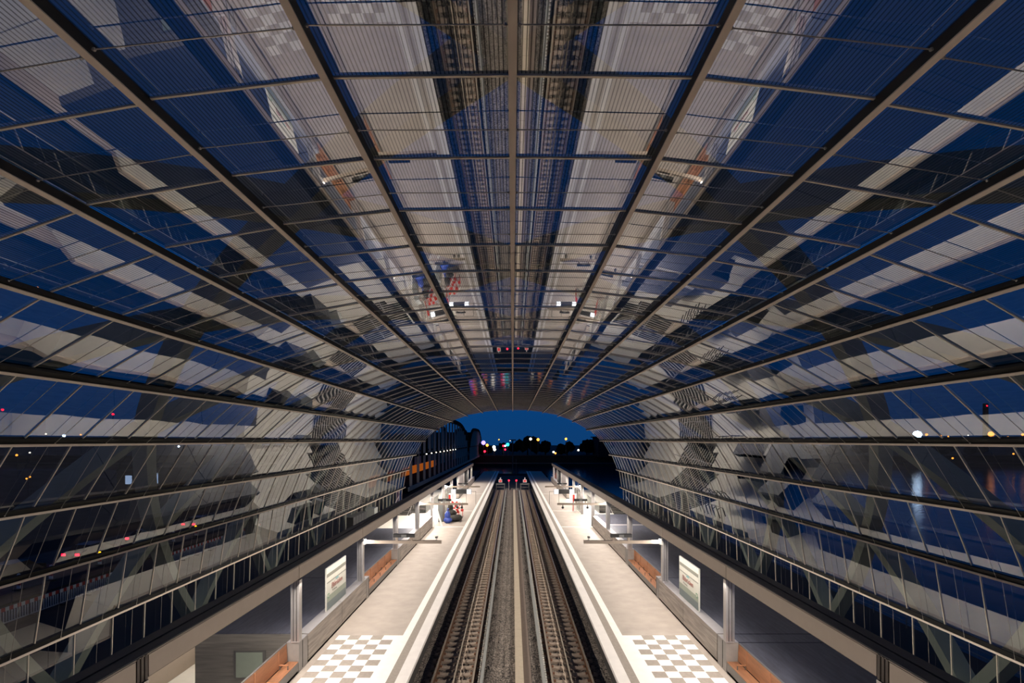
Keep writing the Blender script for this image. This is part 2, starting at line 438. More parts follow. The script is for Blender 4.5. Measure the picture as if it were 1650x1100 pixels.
def rail_mesh(mb, x, y0, y1, zb, h, foot=.075, head=.036):
    mb.box(x-foot, x+foot, y0, y1, zb, zb+.02, 'rail_side'); mb.box(x-.012, x+.012, y0, y1, zb+.02, zb+h-.035, 'rail_side')
    mb.box(x-head, x+head, y0, y1, zb+h-.035, zb+h, 'rail_side', top='rail_top')
for s in (-1, 1):
    cx = s*2.24
    tr = thing('railway_track', (cx, 0, -1.2), f'{SN[s]} railway track on pale sleepers ending at a buffer stop', 'track', 'railway tracks')
    for g in (-.753, .753):
        m = MB(); rail_mesh(m, g, -6, 93, .1, .155); m.build('rail', tr)
    m = MB()
    m.box(-1.06, 1.06, -.12, .12, -.02, .08, 'sleeper'); m.box(-1.06, -.5, -.12, .12, .08, .10, 'sleeper'); m.box(.5, 1.06, -.12, .12, .08, .10, 'sleeper')
    for g in (-.753, .753):
        for e in (-.12, .12):
            m.box(g+e-.035, g+e+.035, -.07, .07, .10, .135, 'clip_rust')
    sl = None; far = MB()
    n = 0; y = 10.2
    while y < 92.5:
        if n < 100:
            if sl is None: sl = m.build('sleeper', tr); sl.location.y = y
            else: c = cp(sl, tr); c.location.y = y
        else:
            far.box(-1.06, 1.06, y-.12, y+.12, -.02, .10, 'sleeper')
        y += .6; n += 1
    tag(far.build('far_sleepers', tr), kind='stuff')
    # line conductor: thin bright rail beside a row of pale cable saddles
    m = MB(); m.box(-s*.02-.02, -s*.02+.02, -6, 92, .12, .20, 'rail_top')
    y = 10
    m.build('conductor_line', tr)
    m = MB(); x = -s*.22
    y = 10.2; k = 0
    while y < 91.5:
        m.tube([(x, y, .16), (x-.022, y+.15, .13), (x, y+.3, .16), (x+.022, y+.45, .13), (x, y+.6, .16)], .022, 'sleeper', 5); y += .6
    m.build('loop_cable', tr)
    # third rail under a grey cover
    t3 = thing('third_rail', (s*1.16, 0, -1.1), f'{SN[s]} third rail under a long grey protective cover', 'third rail', 'covered third rails')
    m = MB(); m.box(-.055, .055, -6, 91, .20, .24, 'third_rail_cover'); m.box(-s*.055-.012, -s*.055+.012, -6, 91, .10, .20, 'third_rail_cover')
    m.build('cover', t3)
    m = MB(); m.box(-.03, .03, -6, 91, .08, .17, 'rail_side'); m.build('rail', t3)
    m = MB(); y = 10.0
    while y < 90: m.box(s*.08-.02, s*.08+.045 if s > 0 else s*.08-.045, y, y+.07, .16, .225, 'third_rail_clip'); y += .21
    tag(m.build('clip_row', t3), kind='stuff')
    m = MB(); m.tube([(-s*.13,0,.02),(-s*.15,.02,.2),(-s*.2,.08,.24),(-s*.24,.2,.02)], .018, 'black', 6)
    b0 = None; y = 11.0
    while y < 80:
        if b0 is None: b0 = m.build('cable_hook', t3); b0.location.y = y
        else: c = cp(b0, t3); c.location.y = y
        y += 2.95
m = MB(); root = thing('cable_duct', (.4, 0, -1.1), 'long concrete cable duct with a pale lid between the tracks', 'cable duct')
m = MB(); y = 8
while y < 92: m.box(-.30, .02, y, y+.985, .05, .17, 'duct_lid'); y += 1
m.build('lid', root)
m = MB(); m.box(-.28, .0, -6, 92, -.1, .05, 'duct_side'); m.box(.03, .32, -6, 92, -.1, .06, 'duct_side'); m.build('trough', root)

# buffer stops and signals
for s in (-1, 1):
    b = thing('buffer_stop', (s*2.24, 93.3, -1.05), f'buffer stop with a red square board at the end of the {SN[s]} track', 'buffer stop', 'buffer stops')
    m = MB()
    for g in (-.75, .75): m.bar((g,0,0),(g,0,1.1),.14,.14,'machine_grey'); m.bar((g,1.4,0),(g,0,1.0),.1,.1,'bench_metal')
    m.bar((-.85,-.05,1.0),(.85,-.05,1.0),.1,.28,'machine_grey'); m.bar((-.85,0,.45),(.85,0,.45),.08,.12,'bench_metal')
    m.build('frame', b)
    m = MB(); m.box(-.34,.34,-.12,-.08,1.3,1.85,'white_paint'); bd = m.build('board', b)
    m = MB(); m.box(-.22,.22,-.15,-.12,1.4,1.75,'buffer_red_glow'); tag(m.build('red_panel', bd), 'red square panel')  # board panel made to glow by its own emission
    m = MB(); m.tube([(0,-.05,1.85),(0,-.05,2.2)], .09, 'white_paint', 8); m.build('lamp', b)
    g = thing('signal_lamp', (s*.68, 92.0, -1.1), f'red glowing signal on a thin post, {SN[s]} of the two between the tracks', 'signal', 'red track signals')
    m = MB(); m.tube([(0,0,0),(0,0,1.6)], .05, 'alu', 6); m.build('post', g)
    m = MB(); m.box(-.16,.16,-.05,.15,1.55,2.0,'black'); hs = m.build('housing', g)
    m = MB(); m.ball((0,-.12,1.82), .15, 'lamp_red', 10); tag(m.build('lens', hs), 'glowing red lens')

# ---------------------------------------------------------------- parapet walls, posts, benches
P0 = 17.6; PB = 7.45
posts = [P0+PB*k for k in range(-2, 11)]
def block(mb, s, y0, y1, x0=WX, x1=7.78, h=1.04):
    mb.box(s*(x0+.04), s*x1, y0, y1, 0, .09, 'dark_gap')
    mb.box(s*x0, s*x1, y0, y1, .09, h-.015, 'wall_clad')
    mb.box(s*(x0-.005), s*x1, y0, y1, h-.015, h, 'cap_metal')
for s in (-1, 1):
    w = MB()
    for (a, b) in ((3.4, 9.9), (18.30, 25.55), (33.2, 40.35), (40.5, 46.7)):
        L = b-a
        if L > 7: block(w, s, a, a+L*.495); block(w, s, a+L*.5, b)
        else: block(w, s, a, b)
    tag(w.build('wall_'+SN[s]), kind='structure')
    # plinth blocks carrying the posts beside the benches
    w = MB()
    for a, b in ((9.95, 10.55), (17.48, 18.22), (25.6, 26.05), (32.4, 33.12)):
        w.box(s*WX, s*7.78, a, b, 0, 1.02, 'grey_block'); w.box(s*(WX-.004), s*7.78, a, b, 1.02, 1.04, 'cap_metal')
        w.box(s*(WX-.006), s*(WX), a+.3, a+.33, .05, 1.0, 'dark_gap')
    tag(w.build('trim_1' if s < 0 else 'trim_2'), kind='structure')
    # far parapets
    w = MB(); block(w, s, 69.5, 98.0)
    tag(w.build('wall_far_'+SN[s]), kind='structure')
    # decks behind the parapets
    d = MB(); DX = 12.85; SXW = 11.45
    seams = [18.30, 25.75, 33.2, 40.3] if s < 0 else [3.4, 10.4, 17.52, 18.30, 25.75, 33.2, 41.6]
    for a, b in zip(seams[:-1], seams[1:]):
        if s > 0 and a == 33.2:
            d.box(s*7.79, s*11.5, a+.03, b-.03, .70, 1.02, 'deck'); d.box(s*11.5, s*DX, a+.03, 34.2, .70, 1.02, 'deck'); d.box(s*11.5, s*DX, 38.2, b-.03, .70, 1.02, 'deck'); continue
        d.box(s*7.79, s*DX, a+.03, b-.03, .70, 1.02, 'deck')
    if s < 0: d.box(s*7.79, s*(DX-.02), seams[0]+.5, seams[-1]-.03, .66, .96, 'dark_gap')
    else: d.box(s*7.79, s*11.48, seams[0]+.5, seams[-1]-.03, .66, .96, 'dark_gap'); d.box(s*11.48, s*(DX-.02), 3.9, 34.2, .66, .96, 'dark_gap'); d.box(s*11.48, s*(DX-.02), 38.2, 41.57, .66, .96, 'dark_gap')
    d.box(s*7.79, s*SXW, seams[0]+.005, seams[0]+.4, -2.3, 1.0, 'stone_end'); d.box(s*SXW, s*(DX-.02), seams[0]+.005, seams[0]+.4, .66, 1.0, 'stone_end')
    if s > 0:
        y = 42.2
        while y < 48: d.box(s*7.79, s*SXW, y, y+.14, .92, 1.0, 'deck'); y += .26
        d.box(s*7.79, s*SXW, 41.65, 42.1, .6, 1.03, 'cap_metal'); d.box(s*7.79, s*SXW, 42.1, 48, .4, .85, 'dark_gap')
    d.box(s*7.79, s*SXW, seams[0]+.03, seams[-1]-.1, -2.3, .66, 'stone_end')
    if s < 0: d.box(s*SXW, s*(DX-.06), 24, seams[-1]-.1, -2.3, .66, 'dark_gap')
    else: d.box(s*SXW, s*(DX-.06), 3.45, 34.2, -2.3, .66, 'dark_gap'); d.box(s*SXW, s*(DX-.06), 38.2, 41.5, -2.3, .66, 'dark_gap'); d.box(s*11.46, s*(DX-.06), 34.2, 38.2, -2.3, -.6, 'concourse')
    tag(d.build('floor_deck_'+SN[s]), kind='structure')
    # low side walks and access floors
    f = MB()
    ws = 24 if s < 0 else -4
    if s < 0: f.box(s*7.4, s*14.65, -4, 13, -2.6, -2.3, 'quay'); f.box(s*7.4, s*14.65, 13, 18.35, -2.6, -2.3, 'concourse'); f.box(s*SXW, s*14.65, 18.4, 24, -2.6, -2.3, 'concourse')  # near stretch coloured dark to stand for unlit floor
    f.box(s*(DX-.05), s*14.65, ws, 40.45, -2.6, -.6, 'concourse'); f.box(s*11.0, s*14.65, 40.5, 54, -2.6, 0, 'concourse')
    f.box(s*14.65, s*14.85, -4, 24, -2.6, -1.4 if s < 0 else -.45, 'tan_paint'); f.box(s*14.65, s*14.85, 24, 82, -2.6, -.45, 'tan_paint')
    f.box(s*14.85, s*16.4, -4, 82, -2.9, -2.6, 'quay')
    f.box(s*11.0, s*14.65, 54, 58, -2.6, -2.3, 'concourse')
    f.box(s*9.6, s*11.0, 55.6, 58, -2.6, -2.3, 'concourse')
    f.box(s*(WX+.02), s*11.0, 40.35 if s < 0 else 48.05, 55.6, -2.6, 0, 'concourse')
    f.box(s*(WX+.02), s*9.6, 55.6, 65.2, -2.6, 0, 'concourse')
    f.box(s*(WX+.02), s*14.65, 65.2, 82, -2.6, -.004, 'concourse')
    tag(f.build('floor_lower_'+SN[s]), kind='structure')
    # outer foot wall
    f = MB(); f.box(s*16.45, s*17.4, -4, YE, -4.0, -2.1, 'quay'); tag(f.build('trim_base_'+SN[s]), kind='structure')

# end wall window on the left deck (lift lobby glass)
o = thing('wall_window', (-10.05, 18.32, .42), 'small square window with pale glass in the grey stone end wall', 'window')
m = MB(); m.box(.0, 1.15, -.05, .0, -1.0, 0, 'bench_metal'); m.build('frame', o)
m = MB(); m.box(.1, 1.05, -.07, -.05, -.95, -.05, 'sign_green_grey'); m.build('pane', o)
m = MB()
for k in range(6): m.box(-11.46, -7.8, 18.315, 18.33, .6-k*.42, .61-k*.42, 'dark_gap')

def bench(s, y0, y1, label):
    b = thing('bench', (s*WX, y0, 0), label, 'bench', 'wooden platform benches')
    L = y1-y0
    m = MB(); m.box(0, s*.05, 0, L, .10, .36, 'bench_metal'); m.box(s*.03, s*.46, 0, L, .0, .10, 'dark_gap'); m.build('front_panel', b)
    m = MB()
    for k in range(8): m.box(s*(.01+k*.047), s*(.01+k*.047+.029), 0, L, .37, .40, 'wood_slat')
    for q in range(int(L/1.1)+1): m.box(s*.02, s*.38, min(q*1.1, L-.03), min(q*1.1+.03, L), .34, .37, 'bench_metal')
    seat = m.build('seat', b)
    m = MB()
    for k in range(13):
        z = .43+k*.045; x = .375+.025*k/12
        m.box(s*x, s*(x+.022), 0, L, z, z+.028, 'wood_slat')
    for q in range(int(L/1.55)+1):
        yq = min(q*1.55, L-.04); m.box(s*.372, s*.42, yq, yq+.03, .40, 1.0, 'wood_slat')
    m.build('backrest', b)
    m = MB(); m.box(s*.425, s*.45, 0, L, 0, 1.01, 'black'); m.box(s*.40, s*.46, 0, L, 1.005, 1.03, 'bench_metal'); m.build('back_frame', b)
    m = MB(); 
    m.bar((s*.06, 0, .55), (s*.36, 0, .55), .05, .025, 'wood_slat'); m.bar((s*.08,0,.40),(s*.08,0,.55),.02,.03,'bench_metal'); m.bar((s*.34,0,.40),(s*.34,0,.55),.02,.03,'bench_metal')
    y = 1.2; a = None
    while y < L-.4:
        if a is None: a = m.build('armrest', seat); a.location.y = y
        else: c = cp(a, seat); c.location.y = y
        y += 1.25
for s in (-1, 1):
    bench(s, 10.6, 17.44, f'slatted wooden bench at the near end of the {SN[s]} platform beside the chequered paving')
    bench(s, 26.1, 32.36, f'slatted wooden bench on the {SN[s]} platform beyond the station name sign')

def post(s, y, k, z0):
    p = thing('canopy_post', (s*7.5, y, z0), f'fluted aluminium post under the {SN[s]} canopy, {ORD[k]} counting from the camera', 'post', 'canopy posts')
    m = MB(); h = 3.17-z0
    for (a, b) in ((-.15, -.07), (-.035, .035), (.07, .15)): m.box(a, b, -.11, .11, 0, h, 'alu')
    m.build('flutes', p)
    m = MB(); m.box(-.14, .14, -.07, .07, 0, h, 'alu_groove'); m.build('core', p)
    m = MB(); m.box(-.12, .12, -.16, .14, 0, .02, 'alu'); m.build('base_plate', p)
for s in (-1, 1):
    for k, y in enumerate(posts): post(s, y, k, 1.04 if (y < 46 or y > 69) else 0.0)

# canopy beam
CE = 96.0
for s in (-1, 1):
    c = thing('canopy', (s*7.4, 0, 3.17), f'long tan and black canopy beam over the {SN[s]} platform wall', 'canopy', 'platform canopies')
    m = MB(); y = -4.6
    joints = []
    yj = P0-PB*3
    while yj < CE:
        a = yj+.18 if (round((yj-P0)/PB) == -1) else yj+.02; b = min(yj+PB-(.18 if round((yj+PB-P0)/PB) == -1 else .02), CE)
        m.box(0, s*.03, a, b, .03, .47, 'tan_paint'); yj += PB
    m.build('fascia', c)
    m = MB(); m.box(s*.03, s*.1, -4.6, CE, 0, .5, 'tan_edge'); m.box(s*.005, s*.03, -4.6, CE, .48, .5, 'tan_paint'); m.build('edge_profile', c)
    m = MB(); m.box(s*.1, s*.62, -4.6, CE, .02, .5, 'canopy_top'); m.box(s*.02, s*.30, -4.6, CE, .5, .525, 'canopy_top'); m.box(s*.34, s*.62, -4.6, CE, .5, .54, 'canopy_top'); m.build('roof_deck', c)
    m = MB()
    for q in range(3): m.box(-s*.005, s*.03, P0-PB-.15+q*.11, P0-PB-.08+q*.11, -.02, .5, 'tan_edge')
    m.build('expansion_joint', c)

# cross arms over the platforms
for s in (-1, 1):
    for k, y in enumerate((25.05, 39.95, 54.85)):
        z = 2.98
        a = thing('cross_arm', (s*7.36, y, z), f'thin tan arm reaching over the {SN[s]} platform, {ORD[k]} counting from the camera', 'arm', 'arms over the platforms')
        m = MB(); m.box(0, -s*3.85, -.07, .07, -.07, .08, 'tan_paint'); m.build('beam', a)
        m = MB(); m.box(0, -s*.12, -.10, .10, -.12, .12, 'alu'); m.build('bracket', a)
        # loudspeaker bar on top
        L = thing('speaker_bar', (s*5.35, y, z+.08), f'black loudspeaker bar standing on the {ORD[k]} arm over the {SN[s]} platform', 'speaker', 'loudspeaker bars')
        m = MB(); m.box(-.52, .52, -.1, .1, .16, .32, 'black'); m.box(-.12, .12, -.13, -.1, .18, .30, 'machine_grey'); m.build('housing', L)
        m = MB(); m.box(-.42, -.32, -.05, .05, 0, .16, 'tan_paint'); m.build('foot', L)
        m = MB(); m.box(.32, .42, -.05, .05, 0, .16, 'tan_paint'); m.build('foot', L)
        if k == 0:
            q = thing('arm_sensor', (s*3.75, y, z+.08), f'small grey sensor on the tip of the first arm over the {SN[s]} platform', 'sensor', 'arm sensors')
            m = MB(); m.box(-.03, .03, -.03, .03, 0, .12, 'alu'); m.build('stem', q)
            m = MB(); m.box(-.06, .06, -.09, .07, .12, .20, 'machine_grey'); m.build('head', q)
        if k == 1:
            for e, xx in enumerate(((4.0, 4.35) if s < 0 else (3.95, 5.9))):
                q = thing('security_camera', (s*xx, y, z-.07), f'small black camera hanging under the second arm over the {SN[s]} platform, {("inner","outer")[e]} one', 'camera', 'hanging cameras')
                m = MB(); m.box(-.03, .03, -.03, .03, -.12, 0, 'black'); m.build('stem', q)
                m = MB(); m.ball((0, 0, -.2), .11, 'black', 8); m.build('head', q)
        if k == 2:
            q = thing('destination_display', (s*5.55, y, z-.35), f'hanging departure board with lit white ends over the {SN[s]} platform', 'display', 'departure boards')
            m = MB(); m.box(-1.1, 1.1, -.09, .09, -.42, .08, 'machine_grey'); hs = m.build('housing', q)
            m = MB(); m.box(-.55, .55, -.11, -.09, -.38, .06, 'black'); m.build('screen', hs)
            for e in (-1, 1):
                m = MB(); m.box(e*.62, e*1.06, -.12, -.09, -.40, .06, 'display_white'); tag(m.build('lit_panel', hs), 'glowing white end panel')
            for e in (-.7, .7):
                m = MB(); m.box(e-.02, e+.02, -.02, .02, .08, .28, 'machine_grey'); m.build('hanger', q)

# station name signs
def text(body, size, parent, loc, rz, m, name, al='LEFT'):
    c = bpy.data.curves.new(name, 'FONT'); c.body = body; c.size = size; c.align_x = al; c.extrude = .002
    o = bpy.data.objects.new(name, c); COL.objects.link(o)
    c.materials.append(MATS[m]); bpy.context.view_layer.update()
    me = bpy.data.meshes.new_from_object(o); bpy.data.objects.remove(o); o = bpy.data.objects.new(name, me); COL.objects.link(o); o.parent = parent
    o.location = loc; o.rotation_euler = (PI/2, 0, rz); return o
for s in (-1, 1):
    g = thing('station_sign', (s*7.58, 20.6, 1.04), f'white glass station name sign standing on the {SN[s]} platform wall', 'sign', 'station name signs')
    m = MB(); m.box(-.03, .03, 0, 2.4, 0, 1.74, 'sign_white'); m.build('panel', g)
    f = -s*.034
    def strip(nm, z0, z1, mt, y0=.04, y1=2.36, k=1):
        m = MB(); m.box(f*1.0, f*1.0-s*.002*k, y0, y1, z0, z1, mt); return m.build(nm, g)
    strip('upper_band', 1.36, 1.50, 'sign_band'); strip('thin_line', 1.12, 1.15, 'sign_band')
    strip('lower_band', .34, .58, 'sign_green_grey'); strip('foot_band', .02, .34, 'sign_blue_grey')
    if s < 0: rz = PI/2; yt = .55; dy = 1
    else: rz = -PI/2; yt = 2.4-.45; dy = -1
    strip('logo', 1.04, 1.10, 'sign_teal', *sorted((yt+dy*.5, yt+dy*.85)))
    text('Elbbrücken', .30, g, (f-s*.004, yt, .80), rz, 'sign_text', 'station_name')
    text('U4  Richtung', .10, g, (f-s*.004, yt+dy*.1, .66), rz, 'sign_band', 'small_print')
    strip('exit_mark', .50, .68, 'sign_green', *((.12, .30)), k=2); strip('exit_mark_centre', .53, .65, 'sign_white', .16, .26, k=3)

# ---------------------------------------------------------------- platform clutter in the access areas
def stair(s, x0, x1, label):
    st = thing('staircase', (s*(x0+x1)/2, 55, -2.3), label, 'stairs', 'stairs behind the platform walls')
    st.location.y = 58
    hw = (x1-x0)/2-.02; m = MB(); N = 18; g = 7.2/N; h = 2.3/N
    for k in range(N): m.box(-hw, hw, k*g+.02, 7.18, k*h, (k+1)*h-.04, 'step_dark'); m.box(-hw, hw, k*g+.14, (k+1)*g-.02, (k+1)*h-.04, (k+1)*h, 'step_light'); m.box(-hw, hw, k*g, k*g+.10, (k+1)*h-.02, (k+1)*h+.002, 'black')
    m.build('steps', st)
    for e in (-.98, -.1, .98):
        x = e*hw; m = MB(); m.bar((x, -.3, .9), (x, 7.4, 3.2), .05, .06, 'alu')
        for k in range(5): m.bar((x, k*1.8+.02, k*.55+.05), (x, k*1.8+.02, k*.57+.95), .04, .04, 'alu')
        m.build('handrail', st)
for s in (-1, 1):
    stair(s, 9.6, 14.65, f'broad flight of striped steps behind the {SN[s]} platform wall')
    b = thing('glass_balustrade', (s*9.5, 55.6, 0), f'glass balustrade beside the steps behind the {SN[s]} platform wall', 'balustrade', 'glass balustrades')
    m = MB(); m.box(-.01, .01, 0, 9.4, .1, 1.0, 'glass_clear'); m.build('pane', b)
    m = MB(); m.box(-.03, .03, 0, 9.4, 1.0, 1.06, 'alu'); m.box(-.03, .03, 0, 9.4, .02, .1, 'alu'); m.build('rail', b)
    # ribbed white screen between the far posts
    w = thing('ribbed_screen', (s*7.57, 70.5, 1.045), f'white ribbed wall screen under the far end of the {SN[s]} canopy', 'screen', 'ribbed screens')
    m = MB()
    for k in range(10): m.box(-.09, .09, k*.86, k*.86+.74, 0, 2.12, 'alu')
    m.box(-.05, .05, 0, 8.4, 0, 2.12, 'alu_groove'); m.build('ribs', w)
    w = thing('poster_case', (s*7.57, 81.6, 1.045), f'dark poster case beside the ribbed screen under the {SN[s]} canopy', 'poster case', 'poster cases')
    m = MB(); m.box(-.08, .08, 0, 3.0, 0, 1.95, 'black'); m.build('case', w)
    m = MB(); m.box(-s*.09, -s*.08, .6, 2.2, .5, 1.4, 'machine_grey'); m.build('poster', w)
    # glass screens at the access opening
    w = thing('glass_screen', (s*7.5, 56.2, 0), f'glass wind screen with pale notices beside the {SN[s]} platform opening', 'screen', 'glass wind screens')
    m = MB(); m.box(-.02, .02, 0, 5.2, .1, 2.5, 'glass_clear'); m.build('pane', w)
    m = MB()
    for yk in (0, 1.75, 3.5, 5.2): m.box(-.04, .04, yk-.04, yk+.04, 0, 2.6, 'alu')
    m.box(-.04, .04, 0, 5.2, 2.5, 2.6, 'alu'); m.box(-.05, .05, 0, 5.2, 0, .12, 'alu'); m.build('frame', w)
    m = MB(); m.box(-s*.05, -s*.03, .3, 1.5, 1.0, 2.2, 'sign_white'); m.box(-s*.06, -s*.05, .5, .9, 1.7, 2.0, 'sign_text'); m.build('notice', w)
    # green and grey machines on the access floor
    if s < 0:
        g = thing('green_cabinet', (-13.9, 50.0, 0), 'green upright machine cabinet low at left, seen mirrored in the glass', 'cabinet')
        m = MB(); m.box(-.43, .45, -.6, .6, .08, 1.3, 'machine_grey'); m.box(-.40, .40, -.5, .5, 0, .08, 'black'); m.box(-.46, .46, -.61, .61, 1.3, 1.36, 'machine_grey'); m.build('body', g)
        m = MB(); m.box(-.45, -.43, -.6, .6, .1, 1.3, 'green_cabinet'); tag(m.build('door', g), 'green door')
        g = thing('row_of_lockers', (-14.1, 44, 0), 'dark row of lockers low at left, seen mirrored in the glass', 'lockers')
        for k in range(5): m = MB(); m.box(-.3, .3, k*.8, k*.8+.74, 0, 1.3, 'dark_house'); m.build('door', g)
    if s > 0:
        r = thing('bicycle_rack', (13.6, 47, 0), 'row of dark hoops low at right, seen mirrored in the glass', 'rack')
        for k in range(6):
            m = MB(); m.tube([(0, k*.9, 0), (0, k*.9, .8), (.25, k*.9, .95), (.6, k*.9, .8), (.6, k*.9, 0)], .045, 'black', 6); m.build('hoop', r)
    # wide bench frame / ramp balustrade
    h = thing('help_pillar', (s*6.95, 57.0, 0), f'red and white help pillar beside the {SN[s]} platform opening', 'pillar', 'help pillars')
    m = MB(); m.box(-.2, .2, -.12, .12, 0, 2.0, 'white_paint'); m.build('body', h)
    m = MB(); m.box(-.21, .0, -.135, -.12, 1.2, 1.9, 'red_paint'); m.box(-.2, -.12, -.135, -.12, .1, 1.2, 'red_paint'); tag(m.build('front_plate', h), 'red front plate')
    lf = thing('post_frame', (s*5.2, 63.5, 0), f'thin post frame standing on the {SN[s]} platform beyond the second arm', 'frame', 'thin post frames')
    m = MB(); m.bar((-.6,0,0),(-.6,0,1.6),.04,.04,'bench_metal'); m.bar((.6,0,0),(.6,0,1.6),.04,.04,'bench_metal'); m.bar((-.6,0,1.6),(.6,0,1.6),.04,.04,'bench_metal'); m.build('frame', lf)

# left platform: works material
g = thing('leaning_frame', (-7.0, 47.1, 0), 'white A-shaped frame leaning beside the left platform wall end', 'frame')
m = MB(); m.bar((-.35,0,0),(-.35,.3,2.0),.16,.10,'white_paint'); m.bar((.45,0,0),(-.1,.3,1.6),.16,.10,'white_paint'); m.bar((-.4,.3,1.95),(.35,1.6,2.0),.14,.12,'white_paint'); m.build('frame', g)
g = thing('tall_cabinet', (-6.95, 50.4, 0), 'grey tall cabinet behind the blue bag on the left platform', 'cabinet')
m = MB(); m.box(-.35,.1,-.7,.8,0,2.1,'machine_grey'); m.build('body', g)
m = MB(); m.box(.1,.12,-.6,.7,.1,2.0,'sign_white'); m.build('door', g)
g = thing('rubbish_bag', (-6.25, 49.0, 0), 'blue sagging rubbish bag on the left platform', 'bag')
m = MB(); m.ball((0,0,.30), .36, 'blue_bag', 14, (1.15,1,.85), .2); m.ball((-.04,.05,.72), .30, 'blue_bag', 12, (.95,.9,1.5), .16); m.build('sack', g, True)
m = MB(); m.tube([(0,.05,1.2),(0,.05,1.32),(.03,.05,1.42)], .05, 'blue_bag', 7, radii=[.1,.05,.12]); m.build('tied_neck', g, True)
g = thing('sack_heap', (-5.75, 50.2, 0), 'dark heap of sacks lying beside the blue bag on the left platform', 'sacks')
m = MB(); m.ball((0,0,.33), .5, 'dark_cloth', 10, (1.35,1.3,.66), .4); m.ball((-.3,.5,.72), .42, 'dark_cloth', 9, (1.1,1.2,.8), .4); m.ball((.35,.3,.3), .35, 'dark_cloth', 9, (1.3,1,.8), .4); m.build('lower_sacks', g, True)
m = MB(); m.ball((-.55,.9,1.15), .42, 'dark_cloth', 9, (.7,1,1.2), .45); m.build('upper_sack', g, True)
for k, (x, y, z, w_) in enumerate(((-5.95, 52.0, 0, .9), (-5.7, 53.2, 0, 1.1), (-6.1, 54.4, 0, .9))):
    g = thing('works_barrier', (x, y, z), f'red and white works barrier behind the sacks on the left platform, {ORD[k]} of the three', 'barrier', 'red and white works barriers')
    m = MB(); m2 = MB()
    for q in range(4): m.box(-w_/2+q*w_/4, -w_/2+(q+1)*w_/4, -.03, .03, 1.15, 1.45, 'red_paint' if q % 2 == 0 else 'white_paint'); m2.box(-w_/2+q*w_/4, -w_/2+(q+1)*w_/4, -.03, .03, .55, .8, 'white_paint' if q % 2 == 0 else 'red_paint')
    m.build('striped_board', g); m2.build('striped_board', g)
    m = MB()
    for e in (-1, 1): m.bar((e*w_*.42, 0, 0), (e*w_*.42, 0, 1.5), .05, .05, 'red_paint'); m.box(e*w_*.42-.05, e*w_*.42+.05, -.3, .3, 0, .05, 'black')
    m.build('stand', g)

# ---------------------------------------------------------------- outside: ground, water, banks
g = MB(); g.quad((-900,-60,-4.2),(20.3,-60,-4.2),(20.3,96,-4.2),(-900,96,-4.2),'soil'); g.box(-900, -13, 96, 205, -7.2, -4.2, 'soil'); tag(g.build('ground'), kind='structure')
g = MB(); g.quad((-900,96,-7),(1200,96,-7),(1200,285,-7),(-900,285,-7),'water'); g.quad((26,-80,-7),(1200,-80,-7),(1200,96,-7),(26,96,-7),'water')
tag(g.build('river_water'), 'dark blue river beyond the hall', 'river', kind='stuff')
g = MB(); g.box(20.3, 26, -20, 95.8, -8, -4.2, 'quay'); tag(g.build('quay_wall'), 'dark quay between the hall and the river on the right', 'quay')
r = thing('quay_railing', (25.6, 0, -4.2), 'thin metal railing along the river edge of the quay', 'railing')
m = MB()
for z in (.4, .7, 1.05): m.bar((0,5,z),(0,104,z),.04,.04,'bench_metal')
m.build('rails', r)
m = MB(); m.bar((0,0,0),(0,0,1.05),.05,.05,'bench_metal'); a = None
for k in range(33):
    if a is None: a = m.build('post', r); a.location.y = 6
    else: c = cp(a, r); c.location.y = 6+k*3
# concrete end deck carrying the tracks beyond the canopies
g = MB(); g.box(-3.8, 3.8, 94.5, PEND, -1.6, -1.15, 'quay'); g.box(-7.4, 7.4, 96.5, PEND+.1, -4, -1.7, 'quay'); g.box(-9, 9, PEND+.1, PEND+9, -2.4, -1.2, 'bridge_dark'); tag(g.build('floor_end_deck'), kind='structure')
for k, (x, y, h, lb) in enumerate(((0, 136, 9.3, 'tall slim mast on the tracks end, taller of two'), (.95, 134, 4.2, 'short slim mast on the tracks end, shorter of two'))):
    g = thing('mast', (x, y, -1.2), lb, 'mast', 'masts beyond the tracks')
    m = MB(); m.tube([(0,0,0),(0,0,h)], .16 if k == 0 else .09, 'mast', 8); m.build('pole', g)
    if k == 0: m = MB(); m.box(-.9, .9, -.2, .2, h-.2, h+.1, 'mast'); m.build('head', g)
# far bank
g = MB(); g.box(-900, 1400, 285, 900, -8, -5.2, 'soil'); g.box(-900, 1400, 300, 900, -5.2, -1.0, 'soil'); tag(g.build('far_bank'), 'dark far river bank', 'bank', kind='stuff')
def tree(x, y, z, h, w, lb, grp):
    t = thing('tree', (x, y, z), lb, 'tree', grp)
    m = MB(); m.tube([(0,0,0),(0,0,h*.5)], .4, 'foliage', 6); m.build('trunk', t)
    m = MB()
    for k in range(9):
        a = random.random()*6.28; rr = random.random()*w*.5
        m.ball((rr*math.cos(a), rr*math.sin(a), h*(.45+.4*random.random())), w*random.uniform(.22,.36), 'foliage', 9, (1,1,.9), .4)
    m.build('crown', t)
TENS = ['','','twenty','thirty','forty']
def nth(k):
    if k < 20: return ORD[k]
    t, u = divmod(k+1, 10); return {2:'twentieth',3:'thirtieth',4:'fortieth'}[t] if u == 0 else TENS[t]+'-'+ORD[u-1]
tl = []
xs = -150
n = 0
while xs < 330:
    tl.append((xs, 300+random.uniform(0,40), random.uniform(4.5,7))); xs += random.uniform(10,18)
big = [(9, 306, 10.4, 11), (20, 310, 7.5, 9), (-6, 312, 8.4, 4), (48, 320, 8.0, 10)]
for k, (x, y, h) in enumerate(tl):
    tree(x, y, -1.0, h, random.uniform(7,10), f'{nth(k)} dark low tree from the left in the silhouetted row along the far river bank', 'trees on the far river bank')
